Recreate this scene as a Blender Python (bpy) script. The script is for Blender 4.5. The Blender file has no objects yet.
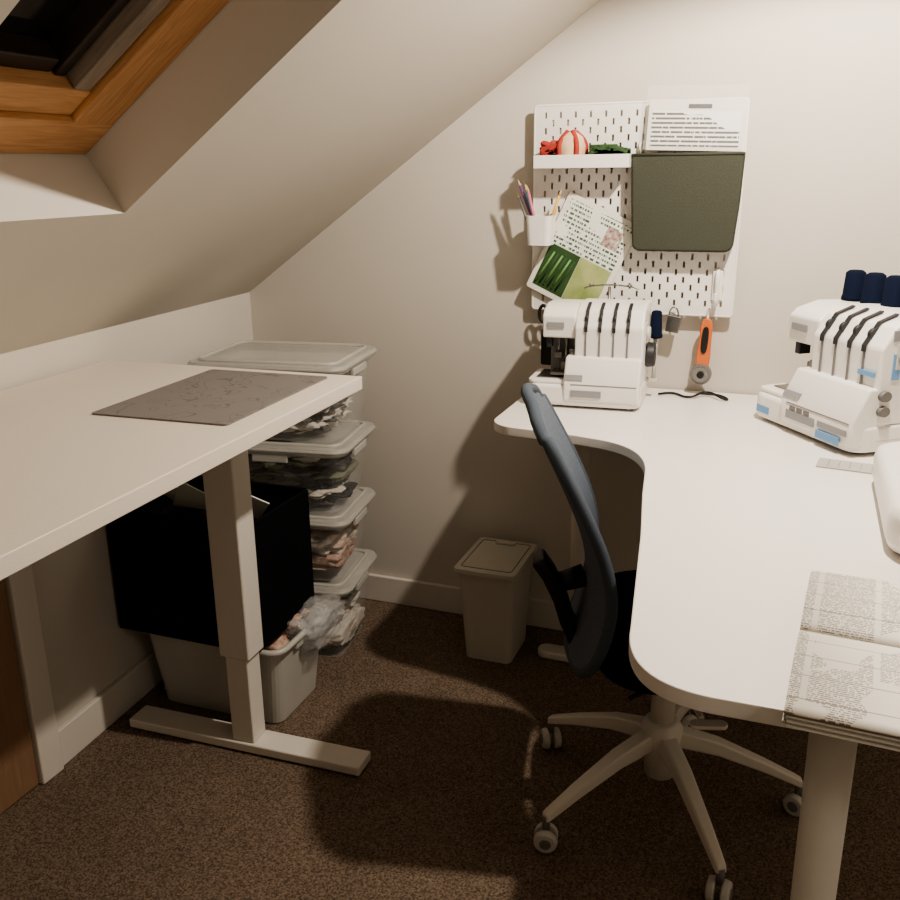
import bpy, bmesh, math, random
from mathutils import Matrix, Vector, noise
random.seed(7)
S=bpy.context.scene
COL=S.collection
# ---------------------------------------------------------------- materials
def newmat(name):
    m=bpy.data.materials.new(name); m.use_nodes=True
    return m,m.node_tree.nodes,m.node_tree.links,m.node_tree.nodes["Principled BSDF"]
def lin(c):
    return tuple(((v/255)/12.92 if v/255<=.04045 else ((v/255+.055)/1.055)**2.4) for v in c)+(1,)
def mat(name,rgb,rough=.5,metal=0,var=.06,scale=30,bump=0,alpha=1,spec=.5,rgb2=None,coord='Object',stretch=(1,1,1)):
    m,n,l,p=newmat(name)
    tc=n.new("ShaderNodeTexCoord"); mp=n.new("ShaderNodeMapping"); mp.inputs['Scale'].default_value=stretch
    no=n.new("ShaderNodeTexNoise"); no.inputs['Scale'].default_value=scale; no.inputs['Detail'].default_value=4
    l.new(tc.outputs[coord],mp.inputs[0]); l.new(mp.outputs[0],no.inputs['Vector'])
    cr=n.new("ShaderNodeValToRGB"); a=lin(rgb)
    if rgb2: b=lin(rgb2)
    else: b=tuple(v*(1-var) for v in a[:3])+(1,)
    cr.color_ramp.elements[0].position=.3; cr.color_ramp.elements[1].position=.7
    cr.color_ramp.elements[0].color=b; cr.color_ramp.elements[1].color=a
    l.new(no.outputs['Fac'],cr.inputs[0]); l.new(cr.outputs[0],p.inputs['Base Color'])
    p.inputs['Roughness'].default_value=rough; p.inputs['Metallic'].default_value=metal
    p.inputs['Specular IOR Level'].default_value=spec; p.inputs['Alpha'].default_value=alpha
    if bump:
        bp=n.new("ShaderNodeBump"); bp.inputs['Strength'].default_value=bump; bp.inputs['Distance'].default_value=.004
        l.new(no.outputs['Fac'],bp.inputs['Height']); l.new(bp.outputs[0],p.inputs['Normal'])
    return m
def textmat(name,paper,ink,lines=140,words=60,dens=.5,block=5,cols=0,thr=.42):
    """printed page: rows of text-like dashes, with paragraph gaps, in object space"""
    m,n,l,p=newmat(name)
    tc=n.new("ShaderNodeTexCoord"); sp=n.new("ShaderNodeSeparateXYZ"); l.new(tc.outputs['Object'],sp.inputs[0])
    def M(op,a,b=None):
        q=n.new("ShaderNodeMath"); q.operation=op
        for i,v in enumerate((a,b)):
            if v is None: continue
            if isinstance(v,(int,float)): q.inputs[i].default_value=v
            else: l.new(v,q.inputs[i])
        return q.outputs[0]
    row=M('MULTIPLY',sp.outputs['Y'],lines); fr=M('FRACT',row); rowid=M('FLOOR',row)
    rowmask=M('LESS_THAN',fr,.5)
    cx=n.new("ShaderNodeCombineXYZ"); l.new(M('MULTIPLY',sp.outputs['X'],words*4),cx.inputs[0]); l.new(M('MULTIPLY',rowid,7.3),cx.inputs[1])
    no=n.new("ShaderNodeTexNoise"); no.inputs['Scale'].default_value=1; no.inputs['Detail'].default_value=2; l.new(cx.outputs[0],no.inputs['Vector'])
    w=M('GREATER_THAN',no.outputs['Fac'],1-dens)
    vo=n.new("ShaderNodeTexNoise"); vo.inputs['Scale'].default_value=block; vo.inputs['Detail'].default_value=1; l.new(tc.outputs['Object'],vo.inputs['Vector'])
    bm=M('GREATER_THAN',vo.outputs['Fac'],thr)
    f=M('MULTIPLY',M('MULTIPLY',rowmask,w),bm)
    if cols:
        f=M('MULTIPLY',f,M('GREATER_THAN',M('FRACT',M('MULTIPLY',sp.outputs['X'],cols)),.10))
        # thin rules between table blocks
        f=M('MAXIMUM',f,M('LESS_THAN',M('FRACT',M('MULTIPLY',sp.outputs['Y'],23)),.03))
    mx=n.new("ShaderNodeMix"); mx.data_type='RGBA'; l.new(f,mx.inputs['Factor']); mx.inputs['A'].default_value=lin(paper); mx.inputs['B'].default_value=lin(ink)
    l.new(mx.outputs['Result'],p.inputs['Base Color']); p.inputs['Roughness'].default_value=.6
    return m
M_wall=mat("wall_paint",(208,202,192),.85,scale=3,var=.03)
M_wall.node_tree.nodes["Principled BSDF"].inputs['Specular IOR Level'].default_value=.2
M_trim=mat("trim_gloss",(218,212,202),.4,scale=5,var=.03)
def carpet():
    m,n,l,p=newmat("brown_carpet")
    tc=n.new("ShaderNodeTexCoord")
    a=n.new("ShaderNodeTexNoise"); a.inputs['Scale'].default_value=240; a.inputs['Detail'].default_value=3
    b=n.new("ShaderNodeTexNoise"); b.inputs['Scale'].default_value=6; b.inputs['Detail'].default_value=4
    for q in (a,b): l.new(tc.outputs['Object'],q.inputs['Vector'])
    r=n.new("ShaderNodeValToRGB"); r.color_ramp.elements[0].position=.32; r.color_ramp.elements[0].color=lin((82,69,59)); r.color_ramp.elements[1].position=.7; r.color_ramp.elements[1].color=lin((152,134,117))
    l.new(a.outputs['Fac'],r.inputs[0])
    mx=n.new("ShaderNodeMix"); mx.data_type='RGBA'; mx.blend_type='MULTIPLY'; mx.inputs['Factor'].default_value=.3
    l.new(r.outputs[0],mx.inputs['A']); l.new(b.outputs['Fac'],mx.inputs['B']); l.new(mx.outputs['Result'],p.inputs['Base Color'])
    p.inputs['Roughness'].default_value=1; p.inputs['Specular IOR Level'].default_value=.05
    bp=n.new("ShaderNodeBump"); bp.inputs['Strength'].default_value=.3; bp.inputs['Distance'].default_value=.004
    l.new(a.outputs['Fac'],bp.inputs['Height']); l.new(bp.outputs[0],p.inputs['Normal'])
    return m
M_carpet=carpet()
def wood(name,c1,c2,stretch,sc=9):
    m=mat(name,c1,.45,rgb2=c2,scale=sc,stretch=stretch)
    m.node_tree.nodes["Noise Texture"].inputs['Distortion'].default_value=1.2
    return m
M_pine_x=wood("pine_along_slope",(204,158,112),(172,124,82),(1,14,14))
M_pine_y=wood("pine_across",(208,162,116),(178,130,86),(14,1,14))
M_door=wood("door_veneer",(150,120,94),(134,104,80),(10,10,1))
M_desk=mat("desk_white_laminate",(240,236,230),.35,scale=8,var=.02)
M_deskL=mat("desk_offwhite_laminate",(226,218,205),.5,scale=300,var=.07)
M_legw=mat("white_powdercoat",(222,216,206),.4,scale=50,var=.02)
M_white=mat("white_plastic",(236,233,228),.35,scale=20,var=.02)
M_whiteg=mat("light_grey_plastic",(200,197,190),.45,scale=20,var=.03)
M_grey=mat("grey_plastic",(120,118,116),.5)
M_bin=mat("bin_grey_plastic",(200,196,184),.5,scale=12,var=.03)
M_black=mat("black_plastic",(20,20,22),.45)
M_blackfab=mat("black_fabric",(17,17,20),.95,scale=400,bump=.3,var=.3,spec=.1)
M_mesh=mat("blue_grey_mesh",(120,128,140),.85,scale=500,bump=.4,rgb2=(80,89,101),spec=.2)
M_metal=mat("brushed_metal",(150,148,145),.3,1,scale=80)
M_bag=mat("olive_grey_felt",(78,80,70),.95,scale=300,bump=.3,var=.2,spec=.1)
M_navy=mat("navy_thread",(22,32,56),.9,scale=200,rgb2=(10,16,32),stretch=(1,1,30),spec=.15)
M_red=mat("red_cloth",(175,65,55),.8,var=.3)
M_cream=mat("cream_cloth",(222,196,160),.85,var=.2)
M_green=mat("green_cloth",(54,86,46),.8,var=.3)
M_orange=mat("orange_plastic",(205,115,65),.4)
M_yellow=mat("yellow_paint",(215,175,70),.5)
M_purple=mat("purple_paint",(120,80,130),.5)
M_teal=mat("teal_paint",(40,120,130),.5)
M_pink=mat("pink_paint",(205,120,135),.5)
M_bluetape=mat("blue_tape",(120,165,208),.6)
M_clear=mat("clear_plastic",(225,225,222),.15,alpha=.14,scale=10)
M_lid=mat("clear_lid_plastic",(212,210,203),.3,alpha=.5,scale=10)
M_lid2=mat("clear_box_rim_plastic",(205,203,196),.3,alpha=.8,scale=10)
M_milky=mat("milky_plastic",(196,194,186),.35,alpha=.93,scale=10)
M_bagfilm=mat("plastic_film",(230,230,228),.12,alpha=.22,scale=25,bump=1.0)
M_sleeve=mat("clear_sleeve",(235,235,232),.1,alpha=.10,scale=25)
M_paper=mat("plain_paper",(232,228,218),.7,var=.03)
M_book=textmat("printed_page",(240,236,226),(150,144,138),lines=290,words=90,dens=.54,block=12,cols=14,thr=.41)
M_manual=textmat("manual_page",(238,236,232),(45,45,45),lines=95,words=50,dens=.62,block=4)
M_pkt=textmat("packet_print",(228,232,222),(70,90,75),lines=85,words=60,dens=.52,block=10)
M_glass,n_,l_,p_=newmat("night_glass"); p_.inputs['Base Color'].default_value=(.012,.012,.014,1); p_.inputs['Roughness'].default_value=.08
M_seal=mat("window_sash_taupe",(150,138,125),.4,scale=12,stretch=(1,10,10),var=.4)
M_dark=mat("window_dark_recess",(46,36,30),.5)
def scribble():
    m,n,l,p=newmat("grey_mat_with_outlines")
    tc=n.new("ShaderNodeTexCoord"); no=n.new("ShaderNodeTexNoise"); no.inputs['Scale'].default_value=11; no.inputs['Detail'].default_value=1.5; no.inputs['Distortion'].default_value=1.1
    l.new(tc.outputs['Object'],no.inputs['Vector'])
    r=n.new("ShaderNodeValToRGB"); e=r.color_ramp.elements
    g=lin((126,121,118)); k=lin((94,90,88))
    e[0].position=.0; e[0].color=g; e[1].position=1; e[1].color=g
    for pos,c in ((.490,g),(.5,k),(.510,g),(.592,g),(.598,k),(.604,g)):
        q=e.new(pos); q.color=c
    l.new(no.outputs['Fac'],r.inputs[0]); l.new(r.outputs[0],p.inputs['Base Color']); p.inputs['Roughness'].default_value=.7
    return m
M_scrib=scribble()
# ---------------------------------------------------------------- geometry helpers
def group(name,loc=(0,0,0),rz=0,rot=None):
    e=bpy.data.objects.new(name,None); e.empty_display_size=.05; COL.objects.link(e); e.location=loc
    e.rotation_euler=rot if rot else (0,0,math.radians(rz)); return e
def add(name,bm,m,parent=None,smooth=False,loc=(0,0,0),rot=(0,0,0)):
    me=bpy.data.meshes.new(name); bmesh.ops.recalc_face_normals(bm,faces=bm.faces); bm.to_mesh(me); bm.free()
    for x in (m if isinstance(m,(list,tuple)) else [m]): me.materials.append(x)
    if smooth:
        for p in me.polygons: p.use_smooth=True
    o=bpy.data.objects.new(name,me); COL.objects.link(o); o.location=loc; o.rotation_euler=rot
    if parent: o.parent=parent
    return o
def bev(o,w,seg=3):
    if w>0:
        b=o.modifiers.new("bevel",'BEVEL'); b.width=w; b.segments=seg; b.limit_method='ANGLE'
        for p in o.data.polygons: p.use_smooth=True
        wn=o.modifiers.new("wn",'WEIGHTED_NORMAL'); wn.keep_sharp=False
    return o
def box(name,x0,x1,y0,y1,z0,z1,m,parent=None,bevel=.002,rot=(0,0,0),taper=None):
    c=((x0+x1)/2,(y0+y1)/2,(z0+z1)/2)
    bm=bmesh.new(); bmesh.ops.create_cube(bm,size=1)
    for v in bm.verts:
        v.co=Vector((v.co.x*(x1-x0),v.co.y*(y1-y0),v.co.z*(z1-z0)))
        if taper and v.co.z<0: v.co.x*=taper; v.co.y*=taper
    return bev(add(name,bm,m,parent,loc=c,rot=rot),bevel)
def cyl(name,p1,p2,r1,r2,m,parent=None,seg=28,bevel=0):
    p1=Vector(p1);p2=Vector(p2);d=p2-p1
    bm=bmesh.new(); bmesh.ops.create_cone(bm,cap_ends=True,segments=seg,radius1=r1,radius2=r2,depth=d.length)
    o=add(name,bm,m,parent,loc=(p1+p2)/2); o.rotation_euler=d.to_track_quat('Z','Y').to_euler()
    for p in o.data.polygons: p.use_smooth=len(p.vertices)==4
    if bevel: bev(o,bevel,2)
    return o
def tube(name,pts,r,m,parent=None,cyclic=False,kind='BEZIER'):
    c=bpy.data.curves.new(name,'CURVE'); c.dimensions='3D'; c.bevel_depth=r; c.bevel_resolution=4; c.use_fill_caps=True
    if kind=='BEZIER':
        s=c.splines.new('BEZIER'); s.bezier_points.add(len(pts)-1)
        for b,p in zip(s.bezier_points,pts): b.co=p; b.handle_left_type=b.handle_right_type='AUTO'
    else:
        s=c.splines.new('POLY'); s.points.add(len(pts)-1)
        for b,p in zip(s.points,pts): b.co=tuple(p)+(1,)
    s.use_cyclic_u=cyclic; c.materials.append(m)
    o=bpy.data.objects.new(name,c); COL.objects.link(o); 
    if parent: o.parent=parent
    return o
def prism(name,pts,z0,z1,m,parent=None,bevel=.002,loc=(0,0,0),rot=(0,0,0)):
    bm=bmesh.new(); vs=[bm.verts.new((x,y,z0)) for x,y in pts]; f=bm.faces.new(vs)
    r=bmesh.ops.extrude_face_region(bm,geom=[f]); 
    for g in r['geom']:
        if isinstance(g,bmesh.types.BMVert): g.co.z=z1
    return bev(add(name,bm,m,parent,loc=loc,rot=rot),bevel,2)
def lathe(name,prof,m,parent=None,loc=(0,0,0),rot=(0,0,0),seg=28):
    bm=bmesh.new(); rings=[]
    for r,z in prof:
        rings.append([bm.verts.new((r*math.cos(2*math.pi*i/seg),r*math.sin(2*math.pi*i/seg),z)) for i in range(seg)])
    for a,b in zip(rings,rings[1:]):
        for i in range(seg): bm.faces.new((a[i],a[(i+1)%seg],b[(i+1)%seg],b[i]))
    bm.faces.new(rings[0]); bm.faces.new(rings[-1])
    return add(name,bm,m,parent,smooth=True,loc=loc,rot=rot)
def rrect(w,h,r,n=6,cx=0,cy=0):
    out=[]
    for sx,sy,a0 in ((1,1,0),(-1,1,90),(-1,-1,180),(1,-1,270)):
        for i in range(n+1):
            a=math.radians(a0+90*i/n); out.append((cx+sx*(w/2-r)+r*math.cos(a),cy+sy*(h/2-r)+r*math.sin(a)))
    return out
def smoothpoly(pts,it=2):
    for _ in range(it):
        q=[]
        for i in range(len(pts)):
            a=pts[i];b=pts[(i+1)%len(pts)]
            q.append((a[0]*.75+b[0]*.25,a[1]*.75+b[1]*.25)); q.append((a[0]*.25+b[0]*.75,a[1]*.25+b[1]*.75))
        pts=q
    return pts
def lumps(name,cx,cy,cz,sx,sy,sz,mats,n,parent,r=(.04,.08),seed=1,flat=1.0):
    rd=random.Random(seed); bm=bmesh.new()
    for k in range(n):
        rr=rd.uniform(*r); b2=bmesh.new(); bmesh.ops.create_icosphere(b2,subdivisions=4,radius=1)
        px=rd.uniform(-sx+rr,sx-rr) if sx>rr else 0; py=rd.uniform(-sy+rr,sy-rr) if sy>rr else 0; pz=rd.uniform(-sz+rr*.5*flat,sz-rr*.5*flat) if sz>rr*.5*flat else 0
        ax=Vector((rd.uniform(.8,1.5),rd.uniform(.8,1.5),rd.uniform(.35,.7)*flat))
        off=Vector((rd.random()*50,)*3)
        base=len(bm.verts)
        for v in b2.verts:
            d=1+.55*noise.noise(v.co*1.7+off)+.28*noise.noise(v.co*5+off)
            c=Vector((v.co.x*ax.x*rr*d+px,v.co.y*ax.y*rr*d+py,v.co.z*ax.z*rr*d+pz))
            c.x=max(-sx,min(sx,c.x)); c.y=max(-sy,min(sy,c.y)); c.z=max(-sz,min(sz,c.z))
            bm.verts.new(c+Vector((cx,cy,cz)))
        bm.verts.ensure_lookup_table(); mi=rd.randrange(len(mats))
        for f in b2.faces:
            g=bm.faces.new([bm.verts[base+v.index] for v in f.verts]); g.material_index=mi
        b2.free()
    return add(name,bm,mats,parent,smooth=True)

# ---------------------------------------------------------------- room shell
XL,YB,XR,YF,ZC=-1.54,2.46,1.3,-1.1,2.35
KN=.985; A=math.radians(35); CA,SA=math.cos(A),math.sin(A); SMAX=(ZC-KN)/SA; XK=XL+SMAX*CA
W0,W1,WS0,WS1=.82,1.355,.505,1.42
SK=.06   # the far part of the left wall is slightly out of square
def skew(y): return -SK*max(0,(y-W1))/(YB-W1)
box("floor",XL-.15,XR+.1,YF-.1,YB+.1,-.08,0,M_carpet,bevel=0)
def wallprofile(name,y0,y1,dx):
    bm=bmesh.new(); prof=[(XL+dx,0),(XR,0),(XR,ZC),(XK+dx,ZC),(XL+dx,KN)]
    a=[bm.verts.new((x,y0,z)) for x,z in prof]; b=[bm.verts.new((x,y1,z)) for x,z in prof]
    bm.faces.new(a); bm.faces.new(b)
    for i in range(5): bm.faces.new((a[i],a[(i+1)%5],b[(i+1)%5],b[i]))
    return add(name,bm,M_wall)
wallprofile("wall_back",YB,YB+.1,-SK); wallprofile("wall_front",YF-.1,YF,0)
pl=[(XL,YF),(XL,W1),(XL-SK,YB),(XL-SK-.1,YB),(XL-.1,W1),(XL-.1,YF)]
prism("wall_left",pl,0,KN,M_wall,bevel=0)
box("wall_right",XR,XR+.1,YF,YB,0,ZC,M_wall,bevel=0)
def sp(s,y,o): return Vector((XL+skew(y)+s*CA-o*SA,y,KN+s*SA+o*CA))
bm=bmesh.new()
def q(*ps): bm.faces.new([bm.verts.new(p) for p in ps])
T=.12
for s0,s1,y0,y1 in ((0,SMAX,YF,W0),(0,SMAX,W1,YB),(0,WS0,W0,W1),(WS1,SMAX,W0,W1)):
    q(sp(s0,y0,0),sp(s1,y0,0),sp(s1,y1,0),sp(s0,y1,0))
    q(sp(s0,y0,T+.09),sp(s1,y0,T+.09),sp(s1,y1,T+.09),sp(s0,y1,T+.09))
E=T+.09
for a,b in (((WS0,W0),(WS0,W1)),((WS0,W1),(WS1,W1)),((WS1,W1),(WS1,W0)),((WS1,W0),(WS0,W0))):
    q(sp(a[0],a[1],0),sp(b[0],b[1],0),sp(b[0],b[1],E),sp(a[0],a[1],E))
for zz in (ZC,ZC+.2):
    q((XK,YF,zz),(XR,YF,zz),(XR,W1,zz),(XK,W1,zz)); q((XK,W1,zz),(XR,W1,zz),(XR,YB,zz),(XK-SK,YB,zz))
add("ceiling",bm,M_wall)
# roof window
w=group("window_1",loc=(XL,0,KN),rot=(0,-A,0))
g=.001
box("frame_bottom",WS0+g,WS0+.085,W0+g,W1-g,T,T+.07,M_pine_y,w,.003)
box("sash_bottom",WS0+.085,WS0+.145,W0+.07,W1-.095,T+.012,T+.075,M_pine_y,w,.004)
box("frame_top",WS1-.08,WS1-g,W0+g,W1-g,T,T+.07,M_pine_y,w,.003)
box("frame_right",WS0+.075,WS1-.08,W1-.095,W1-g,T+.0005,T+.07,M_pine_x,w,.003)
box("frame_left",WS0+.085,WS1-.08,W0+g,W0+.095,T+.0005,T+.07,M_pine_x,w,.003)
box("sash_right",WS0+.145,WS1-.08,W1-.135,W1-.1,T+.012,T+.08,M_seal,w,.004)
box("sash_right_inner",WS0+.145,WS1-.08,W1-.160,W1-.138,T+.035,T+.085,M_dark,w,.004)
box("sash_left",WS0+.145,WS1-.08,W0+.1,W0+.135,T+.02,T+.08,M_seal,w,.004)
box("sash_bottom_inner",WS0+.145,WS0+.175,W0+.135,W1-.165,T+.04,T+.085,M_dark,w,.004)
box("glass",WS0+.14,WS1-.08,W0+.09,W1-.09,T+.077,T+.083,M_glass,w,0)
# skirting
box("baseboard_back",XL-SK+.018,XR-.001,YB-.016,YB-.0005,0,.09,M_trim,bevel=.004)
y0,y1=1.405,YB-.001
prism("baseboard_left",[(XL+skew(y0)+.0005,y0),(XL+skew(y1)+.0005,y1),(XL+skew(y1)+.016,y1),(XL+skew(y0)+.016,y0)],0,.095,M_trim,bevel=.003)
d=group("door_1",loc=(XL,1.0,0))
box("door_panel",.002,.012,-.5,.33,.005,.735,M_door,d,.002)
box("frame_side",.001,.022,.335,.40,0,.80,M_trim,d,.004)
box("frame_side_near",.001,.022,-.57,-.505,0,.80,M_trim,d,.004)
box("frame_head",.001,.022,-.505,.335,.74,.80,M_trim,d,.004)
cyl("knob",(.012,-.43,.4),(.04,-.43,.4),.014,.018,M_metal,d)

# ---------------------------------------------------------------- standing desk (left)
d=group("standing_desk",loc=(-1.180,.953,0),rz=1.5)
box("desktop",-.335,.33,-.8,.79,.886,.915,M_deskL,d,.002)
for i,yy in enumerate((.675,-.62)):
    box("foot_%d"%(i+1),-.285,.35,yy-.035,yy+.035,.004,.028,M_legw,d,.004)
    box("leg_lower_%d"%(i+1),.012,.072,yy-.028,yy+.028,.028,.3,M_legw,d,.004)
    box("leg_upper_%d"%(i+1),.002,.082,yy-.035,yy+.035,.255,.86,M_legw,d,.005)
    box("bracket_%d"%(i+1),-.27,.27,yy-.03,yy+.03,.86,.886,M_legw,d,.002)
box("crossbar",.02,.06,-.585,.64,.84,.88,M_legw,d,.002)
c=group("cutting_mat",loc=(-1.070,1.505,.9155),rz=2)
prism("mat_sheet",rrect(.290,.405,.008),0,.003,M_scrib,c,0)

# ---------------------------------------------------------------- storage boxes
def tote(name,cx,cy,wx,wy,z0,z1,mats,seed,lidm=M_lid,wallm=M_clear,lid=True,tp=.03,nl=16,rz=0):
    g=group(name,loc=(cx,cy,z0),rz=rz); h=z1-z0; hx=wx/2; hy=wy/2
    hb=h-(.022 if lid else 0)
    def ring(w,d,r): return rrect(w,d,r,5)
    bm=bmesh.new(); rs=[]
    for k,(t,zz) in enumerate(((1.0,.004),(.72,hb*.3),(.5,hb*.5),(0,hb))):
        rs.append([bm.verts.new((x,y,zz)) for x,y in ring(2*(hx-.012-tp*t),2*(hy-.012-tp*t),.03)])
    for a,b in zip(rs,rs[1:]):
        for i in range(len(a)): bm.faces.new((a[i],a[(i+1)%len(a)],b[(i+1)%len(a)],b[i]))
    bm.faces.new(rs[0])
    add("tub",bm,wallm,g,smooth=False)
    tube("rim",[(x,y,hb-.006) for x,y in ring(2*hx-.02,2*hy-.02,.035)],.006,lidm if wallm is M_clear else M_milky,g,cyclic=True,kind='POLY')
    if lid:
        prism("lid",ring(2*hx,2*hy,.04),hb+.001,hb+.014,lidm,g,.004)
        tube("lid_ridge",[(x,y,hb+.016) for x,y in ring(2*hx-.05,2*hy-.05,.03)],.0055,lidm,g,cyclic=True,kind='POLY')
        tube("lid_lip",[(x,y,hb+.004) for x,y in ring(2*hx-.004,2*hy-.004,.038)],.006,lidm,g,cyclic=True,kind='POLY')
    else:
        tube("rim_flange",[(x,y,hb-.002) for x,y in ring(2*hx-.006,2*hy-.006,.036)],.008,M_milky,g,cyclic=True,kind='POLY')
    box("handle_front",-.05,.05,-hy+.002,-hy+.014,hb-.03,hb-.01,M_lid2,g,.003)
    box("handle_side",hx-.014,hx-.002,-.05,.05,hb-.03,hb-.01,M_lid2,g,.003)
    if mats: lumps("fabric_contents",0,0,hb*.49,hx-.014-tp*.8,hy-.014-tp*.8,hb*.46,mats,nl,g,(.05,.10),seed,flat=.55)
    return g
f_w=mat("white_fabric_scraps",(214,208,198),.9,var=.15); f_g=mat("grey_fabric_scraps",(98,96,94),.9,var=.3); f_d=mat("dark_fabric_scraps",(44,42,46),.9,var=.3)
f_p=mat("pink_fabric_scraps",(200,160,150),.9,rgb2=(212,200,184),scale=60); f_r=mat("red_print_scraps",(160,105,98),.9,rgb2=(208,192,170),scale=70); f_t=mat("sage_fabric_scraps",(132,136,112),.9,var=.3)
f_b=mat("blue_print_scraps",(100,112,138),.9,rgb2=(190,188,180),scale=70)
SX,SY=-1.292,2.135
tote("storage_box",SX-.012,SY+.02,.40,.30,0.0,.245,[f_p,f_w,f_t,f_w],3,rz=8,nl=46)
tote("storage_box",SX-.008,SY+.01,.41,.30,.246,.45,[f_w,f_p,f_g,f_b,f_r],4,rz=8,nl=46)
tote("storage_box",SX-.004,SY+.005,.42,.30,.451,.655,[f_d,f_d,f_g,f_t,f_w],5,rz=8,nl=46)
tote("storage_box",SX,SY,.435,.32,.656,.878,[f_w,f_w,f_g,f_w],6,rz=7,nl=46)
tote("storage_tub",-1.305,1.825,.425,.275,0,.225,[f_w,f_p,f_r],8,wallm=M_milky,lid=False,nl=36,tp=.022)
# black fabric storage cube
hx,hy,hh=.204,.143,.325
g=group("fabric_storage_cube",loc=(-1.342,1.808,.232))
box("wall_panel_front",-hx,hx,-hy,-hy+.006,0,hh,M_blackfab,g,.002)
box("wall_panel_back",-hx,hx,hy-.006,hy,0,hh,M_blackfab,g,.002)
box("wall_panel_near",-hx,-hx+.006,-hy,hy,0,hh,M_blackfab,g,.002)
box("wall_panel_far",hx-.006,hx,-hy,hy,0,hh,M_blackfab,g,.002)
box("base_panel",-hx,hx,-hy,hy,0,.006,M_blackfab,g,.002)
tube("hem",[(x,y,hh) for x,y in rrect(2*hx-.006,2*hy-.006,.01)],.005,M_blackfab,g,True,'POLY')
lumps("fabric_contents",0,0,.155,hx-.01,hy-.01,.155,[f_d,f_d,f_g,f_d],18,g,(.06,.1),11)
box("pattern_sheet",-.06,.03,-.045,-.041,.28,.385,M_pkt,g,.001,rot=(.5,.5,.3))
box("pattern_sheet_b",-.10,-.03,-.02,-.016,.27,.375,M_paper,g,.001,rot=(.7,-.3,-.2))
box("pattern_sheet_c",.08,.145,.02,.024,.27,.350,M_paper,g,.001,rot=(.6,.5,.5))
b=group("plastic_bag_of_fabric",loc=(-1.172,1.875,.228))
lumps("scraps",.005,.0,-.008,.045,.075,.03,[f_p,f_w,f_r],8,b,(.03,.045),15)
lumps("film",.055,.02,-.040,.055,.09,.075,[M_bagfilm],5,b,(.05,.075),17)

# ---------------------------------------------------------------- bin
g=group("waste_bin",loc=(-.735,2.285,0))
bm=bmesh.new(); rs=[]
for w_,d_,z_ in ((.135,.17,0.002),(.15,.19,.15),(.162,.215,.262),(.168,.222,.262),(.168,.222,.275)):
    rs.append([bm.verts.new((x,y,z_)) for x,y in rrect(w_,d_,.018,5)])
for a,b_ in zip(rs,rs[1:]):
    for i in range(len(a)): bm.faces.new((a[i],a[(i+1)%len(a)],b_[(i+1)%len(a)],b_[i]))
bm.faces.new(rs[0]); bm.faces.new(rs[-1]); add("bin_body",bm,M_bin,g)
prism("bin_lid",rrect(.178,.24,.012),.276,.292,M_bin,g,.003)
tube("lid_groove",[(x,y,.2922) for x,y in rrect(.145,.20,.01)],.0015,M_grey,g,True,'POLY')
box("lid_tab",-.03,.03,.078,.094,.292,.300,M_bin,g,.003)

# ---------------------------------------------------------------- corner desk (right)
g=group("corner_desk",loc=(0,0,0))
poly=[(.47,.945),(.47,2.452)]
poly+=[(-.655,2.452)]
def arc(cx,cy,r,a0,a1,n=10): return [(cx+r*math.cos(math.radians(a0+(a1-a0)*i/n)),cy+r*math.sin(math.radians(a0+(a1-a0)*i/n))) for i in range(n+1)]
poly+=arc(-.585,2.025,.07,180,262)
poly+=[(-.5,1.943),(-.44,1.935)]
def bez(a,b,c,n=14): return [tuple((1-t)**2*a[k]+2*t*(1-t)*b[k]+t*t*c[k] for k in (0,1)) for t in [i/n for i in range(n+1)]]
poly+=bez((-.40,1.925),(-.27,1.90),(-.25,1.72))
poly+=[(-.235,1.6),(-.205,1.4),(-.18,1.2)]
poly+=bez((-.165,1.08),(-.155,.95),(-.05,.945))
prism("worktop",poly,.748,.77,M_desk,g,.002)
def dleg(n,x,y,r=.028):
    cyl("leg_%d"%n,(x,y,.02),(x,y,.735),r*.9,r,M_legw,g); cyl("leg_cap_%d"%n,(x,y,.73),(x,y,.748),r*1.05,r*1.05,M_legw,g); cyl("leg_foot_%d"%n,(x,y,0.001),(x,y,.02),r*.7,r*.9,M_grey,g)
dleg(1,.086,1.03,.027); dleg(2,.42,1.05); dleg(3,.42,2.38)
cyl("leg_4",(-.50,2.29,.025),(-.50,2.29,.748),.022,.024,M_legw,g)
prism("leg_foot_4",rrect(.23,.055,.027),.002,.026,M_legw,g,.006,loc=(-.495,2.29,0))
box("frame_rail_left",-.10,-.07,1.05,2.35,.725,.748,M_legw,g,.002)
box("frame_rail_right",.40,.44,1.08,2.35,.725,.748,M_legw,g,.002)
box("frame_rail_rear",-.48,.40,2.33,2.36,.725,.748,M_legw,g,.002)
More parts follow.
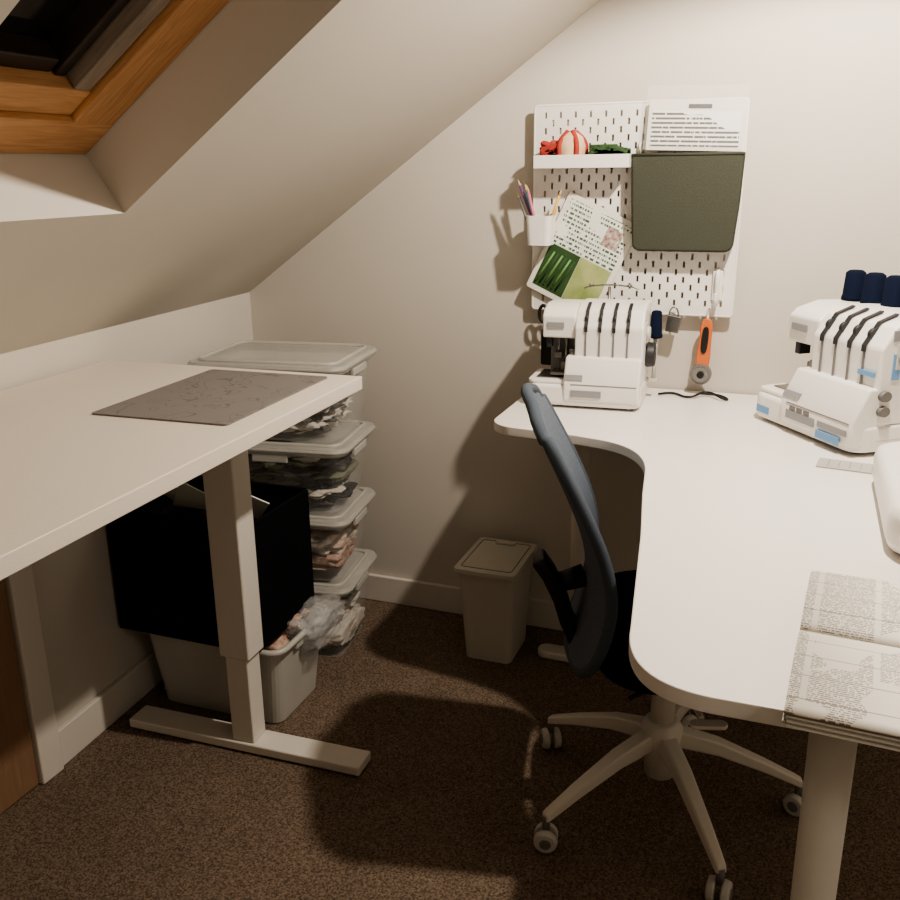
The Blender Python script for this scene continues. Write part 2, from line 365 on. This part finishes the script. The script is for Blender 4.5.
# ---------------------------------------------------------------- office chair
cx,cy,phi=-.19,1.75,17
g=group("office_chair",loc=(cx,cy,0),rz=phi)
for k in range(5):
    a=math.radians(13+72*k-phi); ca,sa=math.cos(a),math.sin(a)
    bm=bmesh.new(); secs=[]
    for t,hw,hz,zc in ((.02,.022,.02,.178),(.12,.019,.016,.155),(.22,.016,.012,.115),(.285,.013,.010,.085),(.30,.012,.009,.078)):
        secs.append([bm.verts.new((ca*t-sa*u*hw,sa*t+ca*u*hw,zc+v_*hz)) for u,v_ in ((-1,-1),(1,-1),(.8,1),(-.8,1))])
    for a_,b_ in zip(secs,secs[1:]):
        for i in range(4): bm.faces.new((a_[i],a_[(i+1)%4],b_[(i+1)%4],b_[i]))
    bm.faces.new(secs[0]); bm.faces.new(secs[-1]); bev(add("base_leg_%d"%(k+1),bm,M_legw,g),.005)
    px,py=ca*.295,sa*.295; s2=a+.9; dx,dy=math.cos(s2),math.sin(s2)
    cyl("caster_stem_%d"%(k+1),(px,py,.045),(px,py,.08),.008,.008,M_grey,g)
    for j,sg in enumerate((-1,1)):
        cyl("caster_wheel_%d_%d"%(k+1,j+1),(px+dx*sg*.006,py+dy*sg*.006,.0275),(px+dx*sg*.022,py+dy*sg*.022,.0275),.0255,.023,M_whiteg,g,bevel=.004)
        cyl("caster_hub_%d_%d"%(k+1,j+1),(px+dx*sg*.020,py+dy*sg*.020,.0275),(px+dx*sg*.024,py+dy*sg*.024,.0275),.013,.011,M_grey,g)
lathe("base_hub",[(.02,.075),(.032,.08),(.034,.13),(.042,.145),(.045,.195),(.036,.21),(.03,.215)],M_legw,g)
cyl("gas_column",(0,0,.2),(0,0,.33),.026,.024,M_legw,g); cyl("gas_piston",(0,0,.31),(0,0,.375),.014,.014,M_metal,g)
box("tilt_mechanism",-.12,.1,-.07,.07,.355,.39,M_black,g,.01)
tube("height_lever",[(0,-.05,.365),(.02,-.14,.36),(.035,-.2,.345)],.006,M_legw,g)
prism("lever_paddle",rrect(.07,.025,.012),-.004,.004,M_legw,g,.002,loc=(.045,-.215,.342))
tube("tilt_lever",[(-.02,-.05,.37),(-.05,-.14,.375),(-.10,-.20,.385)],.005,M_black,g)
bm=bmesh.new(); grid={}
for layer,(sc,zz) in enumerate(((.86,.392),(.97,.40),(1.0,.42),(.985,.442),(.93,.455),(.7,.459),(.35,.457))):
    ring=[]
    for i in range(48):
        a=2*math.pi*i/48; c_,s_=math.cos(a),math.sin(a); e=.55
        x=.225*sc*math.copysign(abs(c_)**e,c_)+.06; y=.225*sc*math.copysign(abs(s_)**e,s_)
        ring.append(bm.verts.new((x,y,zz+ (.012*(y/.225)**2 if layer>3 else 0))))
    grid[layer]=ring
for k in range(6):
    for i in range(48): bm.faces.new((grid[k][i],grid[k][(i+1)%48],grid[k+1][(i+1)%48],grid[k+1][i]))
bm.faces.new(grid[0]); bm.faces.new(grid[6]); add("seat",bm,M_blackfab,g,smooth=True)
prof=[(.36,-.215),(.42,-.185),(.50,-.165),(.58,-.163),(.66,-.182),(.74,-.215),(.82,-.252),(.90,-.288),(.95,-.306)]
def px_at(z):
    if z<=prof[0][0]: return prof[0][1]
    for (z0,x0),(z1,x1) in zip(prof,prof[1:]):
        if z<=z1: t=(z-z0)/(z1-z0); return x0+(x1-x0)*t
    return prof[-1][1]
bm=bmesh.new(); NU,NV=28,40; vs=[]
ZB,ZH=.385,.545
for j in range(NV+1):
    v=j/NV; z=ZB+ZH*v
    hw=.195-.03*abs(v-.42)*2
    rt=.13
    if v>1-rt: hw-= .09*(1-math.sqrt(max(0,1-((v-(1-rt))/rt)**2)))
    if v<.14: hw-= .08*(1-math.sqrt(max(0,1-((.14-v)/.14)**2)))
    zs=sum(px_at(z+dz) for dz in (-.03,-.015,0,.015,.03))/5
    row=[]
    for i in range(NU+1):
        u=-1+2*i/NU
        row.append(bm.verts.new((zs+.026*u*u*(.4+.6*math.sin(math.pi*v)),u*hw,z-.012*u*u*(1 if v>.9 else 0))))
    vs.append(row)
for j in range(NV):
    for i in range(NU): bm.faces.new((vs[j][i],vs[j][i+1],vs[j+1][i+1],vs[j+1][i]))
edge=[tuple(v.co) for v in vs[0]]+[tuple(vs[j][NU].co) for j in range(1,NV+1)]+[tuple(v.co) for v in reversed(vs[NV][:-1])]+[tuple(vs[j][0].co) for j in range(NV-1,0,-1)]
o=add("backrest_mesh",bm,M_mesh,g,smooth=True); sd=o.modifiers.new("s",'SOLIDIFY'); sd.thickness=.018; sd.offset=0
M_frame=mat("backrest_frame",(90,99,110),.8,scale=400,bump=.3,var=.25,spec=.2)
tube("backrest_frame",edge,.0115,M_frame,g,True,'POLY')
def strap(name,pts,hw,th,m):
    bm=bmesh.new(); rows=[]
    for x,z in pts: rows.append((bm.verts.new((x,-hw,z)),bm.verts.new((x,hw,z))))
    for a,b_ in zip(rows,rows[1:]): bm.faces.new((a[0],a[1],b_[1],b_[0]))
    o=add(name,bm,m,g,smooth=True); s=o.modifiers.new("s",'SOLIDIFY'); s.thickness=th; s.offset=0; bv=o.modifiers.new("b",'BEVEL'); bv.width=.006; bv.segments=2
    return o
strap("back_support",[(-.07,.375),(-.15,.378),(-.19,.40),(-.21,.45),(-.225,.50),(-.248,.55),(-.272,.585)],.03,.030,M_black)
cyl("back_pivot",(-.235,0,.525),(-.175,0,.545),.02,.024,M_black,g,20)

# ---------------------------------------------------------------- pegboard
PX0,PX1,PZ0,PZ1=-.68,-.155,.975,1.495
g=group("pegboard",loc=(PX0,2.43,PZ0))
bm=bmesh.new(); PW=PX1-PX0; PH=PZ1-PZ0; nc=27; p=PW/nc; hw=.003; hh=.0078
def qd(x0,x1,z0,z1):
    bm.faces.new([bm.verts.new(c) for c in ((x0,0,z0),(x1,0,z0),(x1,0,z1),(x0,0,z1))])
for i in range(nc):
    x0=i*p;x1=x0+p;xc=(x0+x1)/2
    if i in (0,nc-1): qd(x0,x1,0,PH); continue
    zs=[]; z=p*(1.6 if i%2 else 2.6)-.001
    while z<PH-p*1.1: zs.append(z); z+=2*p
    last=0
    for z in zs:
        qd(x0,x1,last,z-hh); qd(x0,xc-hw,z-hh,z+hh); qd(xc+hw,x1,z-hh,z+hh); last=z+hh
    qd(x0,x1,last,PH)
o=add("perforated_board",bm,M_white,g); s=o.modifiers.new("s",'SOLIDIFY'); s.thickness=.005; s.offset=0
tube("board_edge",[(x+PW/2,0,z+PH/2) for x,z in rrect(PW,PH,.008)],.0035,M_white,g,True,'POLY')
for i,(x,z) in enumerate(((.04,.04),(PW-.04,.04),(.04,PH-.04),(PW-.04,PH-.04))): cyl("spacer_%d"%(i+1),(x,.003,z),(x,.029,z),.01,.01,M_white,g)
FY=2.4265
g=group("pegboard_shelf",loc=(-.540,FY-.04,1.345))
HW=.119
box("shelf_floor",-HW,HW,-.035,.039,-.004,.0,M_white,g,.001)
box("shelf_front",-HW,HW,-.038,-.034,-.004,.028,M_white,g,.0015)
box("shelf_end_near",-HW-.002,-HW+.002,-.038,.039,-.004,.028,M_white,g,.0015)
box("shelf_end_far",HW-.002,HW+.002,-.038,.039,-.004,.028,M_white,g,.0015)
g=group("pincushion",loc=(-.592,FY-.038,1.346))
lathe("body",[(.003,.001),(.028,.004),(.036,.025),(.037,.05),(.03,.07),(.014,.082),(.003,.084)],M_cream,g,loc=(.018,0,0))
for i in range(5):
    a=i*1.256+.3; tube("red_segment_%d"%(i+1),[(.018+.01*math.cos(a),.01*math.sin(a),.083),(.018+.035*math.cos(a),.035*math.sin(a),.055),(.018+.036*math.cos(a),.036*math.sin(a),.02)],.007,M_red,g)
lumps("red_fold",-.028,-.0,.034,.028,.03,.033,[M_red],5,g,(.028,.036),21)
g=group("green_felt_leaf",loc=(-.475,FY-.038,1.346))
lumps("leaf",0,0,.026,.048,.028,.025,[M_green],5,g,(.03,.045),22)
g=group("pencil_cup",loc=(-.647,FY-.045,1.150))
bm=bmesh.new(); rs=[]
for w_,z_ in ((.060,0),(.069,.075),(.063,.075),(.054,.004)):
    rs.append([bm.verts.new((x,y,z_)) for x,y in rrect(w_,w_,.014,5)])
for a,b_ in zip(rs,rs[1:]):
    for i in range(len(a)): bm.faces.new((a[i],a[(i+1)%len(a)],b_[(i+1)%len(a)],b_[i]))
bm.faces.new(rs[0]); bm.faces.new(rs[-1]); add("cup",bm,M_white,g)
for i,(x0,y0,x1,y1,z1,m_) in enumerate(((0,0,-.055,-.01,.15,M_purple),(-.01,.01,-.04,.0,.135,M_teal),(.0,-.01,-.03,-.02,.135,M_pink),(.01,0,.05,-.01,.125,M_yellow),(.012,.01,.04,.01,.11,M_black),(-.015,-.01,-.06,.0,.12,M_grey),(-.005,0,-.045,.01,.145,M_red))):
    a=Vector((x0,y0,.01)); b_=Vector((x1,y1,z1)); dd=(b_-a).normalized()
    cyl("pencil_%d"%(i+1),a,b_,.0038,.0038,m_,g,10); cyl("pencil_tip_%d"%(i+1),b_,b_+dd*.015,.0038,.0006,M_cream,g,10)
g=group("pattern_packet",loc=(-.545,FY-.009,1.118))
g.rotation_euler=(math.radians(89),math.radians(25),0)
prism("packet_sheet",rrect(.205,.27,.006),-.001,.001,M_paper,g,0)
box("packet_text",-.09,.09,-.0,.122,.0012,.0018,M_pkt,g,0)
box("packet_logo",.03,.075,.05,.10,.002,.0025,mat("packet_logo_print",(220,210,200),.5,rgb2=(110,60,55),scale=90),g,0)
M_fld=mat("packet_field_photo",(130,150,85),.5,rgb2=(185,190,140),scale=14)
box("packet_field",-.0,.09,-.121,-.002,.0012,.0018,M_fld,g,0)
box("packet_green",-.09,-.001,-.121,-.002,.0012,.0016,M_green,g,0)
M_lg=mat("bean_green",(120,165,100),.5,var=.4)
for i in range(6): cyl("bean_%d"%i,(-.084+i*.012,-.11,.003),(-.070+i*.012,-.02,.003),.0028,.0028,M_lg if i%2==0 else M_green,g,8)
g=group("hanging_fabric_pocket",loc=(-.285,FY-.001,1.26))
W=[(-.123,-.112),(-.11,-.122),(.11,-.122),(.121,-.112),(.13,0),(.134,.114),(-.134,.114),(-.130,0)]
prism("pocket_body",[(x,y) for x,y in W],.0,.05,M_bag,g,.010,rot=(math.radians(90),0,0))
tube("pocket_hem",[(x,-y,.110) for x,y in ((-.131,.002),(-.131,.05),(.131,.05),(.131,.002))],.0035,M_bag,g,True,'POLY')
tube("hook_left",[(-.12,.0,.115),(-.12,-.01,.13),(-.12,-.0,.14)],.003,M_white,g); tube("hook_right",[(.12,.0,.115),(.12,-.01,.13),(.12,-.0,.14)],.003,M_white,g)
g=group("instruction_manual",loc=(-.272,FY-.024,1.437))
g.rotation_euler=(math.radians(86),math.radians(2),0)
prism("booklet",rrect(.228,.118,.004),-.004,.0,M_paper,g,0)
box("cover_text",-.105,.105,-.05,.032,.0002,.0008,M_manual,g,0)
box("cover_title",-.02,.035,.038,.048,.0002,.0008,M_black,g,0)
prism("plastic_sleeve",rrect(.238,.15,.004),.0012,.0016,M_sleeve,g,0,loc=(-.002,.016,0))
g=group("white_hook",loc=(-.195,FY,1.05))
tube("hook_wire",[(0,.0,.04),(0,-.012,.035),(0,-.014,-.02),(.0,-.02,-.042),(0,-.035,-.035),(0,-.038,-.015)],.006,M_white,g)
box("hook_plate",-.013,.013,-.008,-.0005,-.035,.04,M_white,g,.004)
g=group("metal_clip",loc=(-.298,FY-.012,.965))
box("clip_jaw",-.017,.017,-.006,.006,-.035,.008,M_metal,g,.002,rot=(0,.15,0)); tube("clip_loop",[(-.01,0,.0),(-.01,0,.02),(0,0,.03),(.01,0,.02),(.01,0,.0)],.002,M_metal,g)
g=group("rotary_cutter",loc=(-.220,2.415,.825),rot=(0,math.radians(3),0))
prism("handle",smoothpoly([(-.014,0),(-.018,.05),(-.014,.1),(-.016,.135),(0,.15),(.016,.135),(.015,.09),(.019,.04),(.012,0)]),-.009,.009,M_orange,g,.004,rot=(math.radians(90),0,0))
prism("grip",smoothpoly([(-.007,.055),(-.009,.09),(-.007,.125),(.007,.125),(.009,.09),(.007,.055)]),.008,.013,M_black,g,.002,rot=(math.radians(90),0,0))
cyl("blade_guard",(0,-.012,0),(0,.004,0),.027,.027,M_grey,g); cyl("blade",(0,-.015,0),(0,-.012,0),.02,.02,M_metal,g); cyl("blade_nut",(0,-.02,0),(0,-.014,0),.009,.008,M_black,g)
tube("hanger",[(0,0,.145),(0,.005,.165),(0,.01,.17)],.003,M_white,g)
g=group("hanging_scissors",loc=(-.632,2.41,.935))
prism("blades",[(-.006,-.11),(.004,-.11),(.012,0),(-.012,0)],-.003,.003,M_black,g,.001,rot=(math.radians(90),0,0))
for sx in (-1,1): tube("finger_loop_%d"%(1 if sx<0 else 2),[(sx*.012+.011*math.cos(a),0,.03+.022*math.sin(a)) for a in [i*math.pi/4 for i in range(8)]],.0045,M_black if sx<0 else M_purple,g,True)
prism("sheath",rrect(.032,.10,.006),-.006,.006,M_black,g,.002,loc=(.0,0,-.06),rot=(math.radians(90),0,0))

# ---------------------------------------------------------------- overlockers
M_plate=mat("machine_label_grey",(150,150,152),.4); M_slot=mat("tension_slot_dark",(45,45,48),.5)
def overlocker(name,loc,rz,sc,cones=False,tape=False,zs=1):
    g=group(name,loc=loc,rz=rz); g.scale=(sc,sc,sc*zs)
    def B(n,*a,**k): return box(n,*a,parent=g,**k)
    for i,(x,y) in enumerate(((-.12,-.07),(.12,-.07),(-.12,.07),(.12,.07))): cyl("rubber_foot_%d"%(i+1),(x,y,.0005),(x,y,.008),.012,.012,M_black,g,16)
    prism("base",rrect(.30,.21,.03),.006,.062,M_white,g,.010)
    B("base_seam",-.1505,.1505,-.06,.1,.03,.032,M_whiteg,bevel=0)
    prism("cloth_plate",rrect(.15,.15,.02),.062,.072,M_white,g,.003,loc=(-.074,-.02,0))
    bm=bmesh.new(); pr=[(-.108,.02),(-.112,.07),(-.082,.135),(-.04,.135),(-.04,.02)]
    a=[bm.verts.new((-.05,y,z)) for y,z in pr]; b_=[bm.verts.new((.147,y,z)) for y,z in pr]; bm.faces.new(a); bm.faces.new(b_)
    for i in range(5): bm.faces.new((a[i],a[(i+1)%5],b_[(i+1)%5],b_[i]))
    bev(add("looper_cover",bm,M_white,g),.006)
    B("logo_plate",-.03,.05,-.1125,-.1105,.034,.052,M_plate,bevel=.0005)
    B("cover_line",-.03,.14,-.1125,-.1105,.066,.068,M_grey,bevel=0)
    bm=bmesh.new(); v=[bm.verts.new(c) for c in ((-.045,-.1105,.078),(.0,-.1105,.078),(.0,-.1045,.091),(-.045,-.1045,.091))]; bm.faces.new(v)
    o=add("badge",bm,M_plate,g); s=o.modifiers.new("s",'SOLIDIFY'); s.thickness=.003; s.offset=0
    bm=bmesh.new(); pr=[(-.066,.06),(-.070,.21),(-.045,.252),(.0,.268),(.1,.264),(.105,.06)]; n6=len(pr)
    a=[bm.verts.new((-.03,y,z)) for y,z in pr]; b_=[bm.verts.new((.148,y,z)) for y,z in pr]; bm.faces.new(a); bm.faces.new(b_)
    for i in range(n6): bm.faces.new((a[i],a[(i+1)%n6],b_[(i+1)%n6],b_[i]))
    bev(add("body",bm,M_white,g),.006)
    bm=bmesh.new(); pr=[(-.056,.178),(-.060,.235),(-.045,.250),(.0,.264),(.1,.260),(.1,.178)]
    a=[bm.verts.new((-.118,y,z)) for y,z in pr]; b_=[bm.verts.new((-.029,y,z)) for y,z in pr]; bm.faces.new(a); bm.faces.new(b_)
    for i in range(n6): bm.faces.new((a[i],a[(i+1)%n6],b_[(i+1)%n6],b_[i]))
    bev(add("sewing_head",bm,M_white,g),.005)
    B("head_badge",-.105,-.06,-.0612,-.0590,.205,.220,M_plate,bevel=0)
    B("head_column",-.10,-.028,.03,.10,.06,.185,M_whiteg,bevel=.006)
    B("head_recess",-.105,-.03,-.005,.032,.075,.18,M_grey,bevel=.003)
    cyl("needle_bar",(-.08,-.02,.12),(-.08,-.02,.19),.004,.004,M_metal,g,12); cyl("presser_bar",(-.06,-.02,.1),(-.06,-.02,.19),.005,.005,M_metal,g,12)
    B("needle_clamp",-.09,-.07,-.03,-.012,.12,.135,M_metal,bevel=.002)
    cyl("needle",(-.08,-.022,.08),(-.08,-.022,.125),.0012,.0012,M_metal,g,8)
    B("presser_foot",-.095,-.04,-.06,.0,.078,.086,M_metal,bevel=.002); B("foot_holder",-.072,-.05,-.032,-.008,.085,.11,M_metal,bevel=.002)
    B("throat_plate",-.13,-.03,-.07,.03,.072,.075,M_metal,bevel=.001)
    B("knife_arm",-.045,-.033,-.06,.0,.075,.15,M_metal,bevel=.002); B("thread_take_up",-.11,-.095,-.045,-.02,.15,.18,M_slot,bevel=.002)
    for i in range(4):
        x=.0+.036*i
        pts=[(-.073,.200),(-.073,.212),(-.047,.2545),(-.012,.268)]
        bm=bmesh.new(); L=[(bm.verts.new((x-.0042,y,z)),bm.verts.new((x+.0042,y,z))) for y,z in pts]
        for a_,b2 in zip(L,L[1:]): bm.faces.new((a_[0],a_[1],b2[1],b2[0]))
        o=add("tension_slot_%d"%(i+1),bm,M_slot,g); s=o.modifiers.new("s",'SOLIDIFY'); s.thickness=.003; s.offset=0
        cyl("tension_dial_%d"%(i+1),(x-.004,-.054,.232),(x+.004,-.054,.232),.012,.012,M_slot,g,20)
        B("thread_channel_%d"%(i+1),x-.0015,x+.0015,-.0725,-.0695,.12,.2,M_grey,bevel=0)
    cyl("handwheel",(.149,.02,.13),(.172,.02,.13),.034,.031,M_slot if not cones else M_whiteg,g,28,bevel=.004)
    B("stitch_dial_plate",.147,.151,-.04,.0,.17,.22,M_whiteg,bevel=.001); cyl("stitch_dial",(.15,-.02,.195),(.16,-.02,.195),.018,.016,M_whiteg,g)
    if cones:
        for k,zz in enumerate((.09,.06)): cyl("side_dial_%d"%(k+1),(.147,-.055,zz+.03),(.156,-.055,zz+.03),.011,.010,M_grey,g,20)
        B("side_badge",.1475,.1495,-.05,.03,.225,.245,M_plate,bevel=0)
        B("front_badge",.06,.135,-.1125,-.1105,.040,.052,M_plate,bevel=0)
    B("spool_tray",-.10,.14,.100,.148,.03,.045,M_whiteg,bevel=.004)
    hz=.295 if not cones else .275
    cyl("stand_pole",(.03,.118,.045),(.03,.118,hz),.004,.004,M_metal,g,12)
    tube("guide_wire",[(-.04,.118,hz-.006),(-.02,.118,hz),(.09,.118,hz),(.11,.118,hz-.006)],.0022,M_metal,g)
    for i in range(4): tube("guide_eye_%d"%(i+1),[(-.02+.035*i+.006*math.cos(t),.118+.006*math.sin(t),hz+.004) for t in [k*math.pi/3 for k in range(6)]],.0015,M_metal,g,True)
    if tape:
        B("tape_strip",-.13,-.09,-.1055,-.1035,.02,.036,M_bluetape,bevel=0); B("tape_strip_b",.06,.12,-.1140,-.1115,.018,.034,M_bluetape,bevel=0)
        B("tape_strip_c",.147,.1495,-.045,-.030,.15,.2,M_bluetape,bevel=0); B("tape_strip_d",.1,.14,-.0735,-.0705,.155,.165,M_bluetape,bevel=0)
        for i in range(3): B("caution_label_%d"%i,-.02+.02*i,-.005+.02*i,-.1125,-.1105,.053,.062,M_grey,bevel=0)
    if cones:
        for i in range(4):
            x=-.090+.053*i
            lathe("thread_cone_%d"%(i+1),[(.012,.0),(.022,.002),(.022,.008),(.0205,.012),(.018,.060),(.012,.065),(.004,.066)],M_navy,g,loc=(x,.060,.262))
    else:
        lathe("thread_spool",[(.012,.0),(.018,.002),(.018,.008),(.016,.012),(.014,.07),(.01,.074),(.005,.075)],M_navy,g,loc=(.165,.075,.165))
        cyl("spool_post",(.165,.075,.045),(.165,.075,.166),.006,.006,M_whiteg,g,12); B("spool_arm",.10,.175,.065,.085,.045,.055,M_whiteg,bevel=.002)
    return g
overlocker("overlocker_machine",(-.482,2.262,.7705),3,.94)
overlocker("overlocker_machine",(.124,2.155,.7705),-53,1.19,cones=True,tape=True,zs=.88)
g=group("power_cable",loc=(0,0,.7705))
tube("cable",[(-.32,2.37,.004),(-.29,2.39,.004),(-.24,2.36,.004),(-.20,2.39,.012),(-.15,2.36,.004),(-.17,2.40,.004),(-.22,2.41,.004)],.003,M_black,g)
g=group("sewing_machine",loc=(.292,1.62,.7705))
prism("machine_bed",rrect(.27,.44,.06),.004,.078,M_white,g,.02)
prism("bed_foot",rrect(.24,.40,.05),.0,.006,M_grey,g,.002)
prism("pillar",rrect(.13,.12,.03),.075,.27,M_white,g,.012,loc=(.065,-.145,0))
prism("arm",rrect(.13,.42,.04),.22,.31,M_white,g,.02,loc=(.065,0,0))
prism("head",rrect(.12,.11,.03),.17,.24,M_white,g,.01,loc=(.065,.145,0))
cyl("needle_bar",(.065,.14,.1),(.065,.14,.18),.004,.004,M_metal,g,12); box("presser_foot",.05,.08,.125,.155,.079,.085,M_metal,g,.001)
cyl("handwheel",(.065,-.215,.25),(.065,-.235,.25),.035,.033,M_whiteg,g,bevel=.004)
g=group("clear_ruler",loc=(.145,1.88,.771),rz=-8); prism("ruler_sheet",rrect(.16,.06,.004),0,.002,M_lid2,g,0)
for i in range(6): box("ruler_mark_%d"%i,-.06+i*.02,-.059+i*.02,-.02,.02,.002,.0024,M_grey,g,0)
# open pattern booklet (thick stack of folded sheets)
g=group("open_pattern_booklet",loc=(.194,1.097,.7712),rz=-4)
def page(name,y0,y1,z,m,sgn,dx=0):
    bm=bmesh.new(); n=14; rows=[]
    for i in range(n+1):
        t=i/n; y=y0+(y1-y0)*t; u=t if sgn>0 else 1-t
        h=z+.012*math.sin(math.pi*min(1,u))**.8*(1-u*.3)-(.003 if u<.04 else 0)
        rows.append((bm.verts.new((-.155+dx,y,h)),bm.verts.new((.155+dx,y,h+.001))))
    for a_,b2 in zip(rows,rows[1:]): bm.faces.new((a_[0],a_[1],b2[1],b2[0]))
    o=add(name,bm,m,g,smooth=True); s=o.modifiers.new("s",'SOLIDIFY'); s.thickness=.0012; s.offset=-1; return o
page("page_upper",0,.190,.0190,M_book,1); page("page_lower",-.200,0,.0190,M_book,-1)
M_pgedge=mat("page_edge_paper",(180,174,162),.7,var=.1)
for k in range(6):
    dx=(.001,-.002,.002,-.001,.0015,-.001)[k]
    prism("page_block_%d"%(k+1),rrect(.308,.386-.003*(k%2),.002),.0029*k,.0029*k+.0022,M_pgedge if k%2 else M_paper,g,.0,loc=(dx,-.004,0))

# ---------------------------------------------------------------- lights
def lamp(name,x,y,z,e,r,col,kind='POINT'):
    g=group(name,loc=(x,y,z)); top=min(ZC,KN+(x-XL)*SA/CA)-z
    cyl("ceiling_rose",(0,0,top-.02),(0,0,top-.004),.035,.035,M_white,g); cyl("stem",(0,0,.06),(0,0,top-.02),.006,.006,M_white,g)
    lathe("socket",[(.01,.05),(.015,.055),(.015,.07),(.01,.075)],M_white,g)
    L=bpy.data.lights.new(name+"_bulb",kind); L.energy=e; L.shadow_soft_size=r; L.color=col
    if kind=='SPOT': L.spot_size=math.radians(158); L.spot_blend=.25
    o=bpy.data.objects.new("bulb",L); COL.objects.link(o); o.parent=g; return o
lamp("added_fill_light",.08,1.70,1.97,92,.025,(1,.89,.77),'SPOT')
lamp("added_fill_light",1.0,.20,1.75,8,.12,(1,.89,.77))  # unseen fill light with its own fixture, added to brighten the sloped ceiling
wd=bpy.data.worlds.new("night"); S.world=wd; wd.use_nodes=True; wd.node_tree.nodes["Background"].inputs[0].default_value=(.02,.025,.04,1); wd.node_tree.nodes["Background"].inputs[1].default_value=.3
try: S.view_settings.look='AgX - Medium High Contrast'
except Exception: pass
# ---------------------------------------------------------------- camera
psi=math.radians(20.9); th=math.radians(17); rho=.013
R=Vector((math.cos(psi),math.sin(psi),0)); F=Vector((-math.sin(psi)*math.cos(th),math.cos(psi)*math.cos(th),-math.sin(th))); U=R.cross(F)
R2=R*math.cos(rho)-U*math.sin(rho); U2=R*math.sin(rho)+U*math.cos(rho)
cam=bpy.data.cameras.new("camera"); co=bpy.data.objects.new("camera",cam); COL.objects.link(co)
mt=Matrix((R2,U2,-F)).transposed().to_4x4(); mt.translation=Vector((0,0,1.34)); co.matrix_world=mt
cam.sensor_width=36; cam.lens=915/900*36; cam.clip_start=.02
S.camera=co
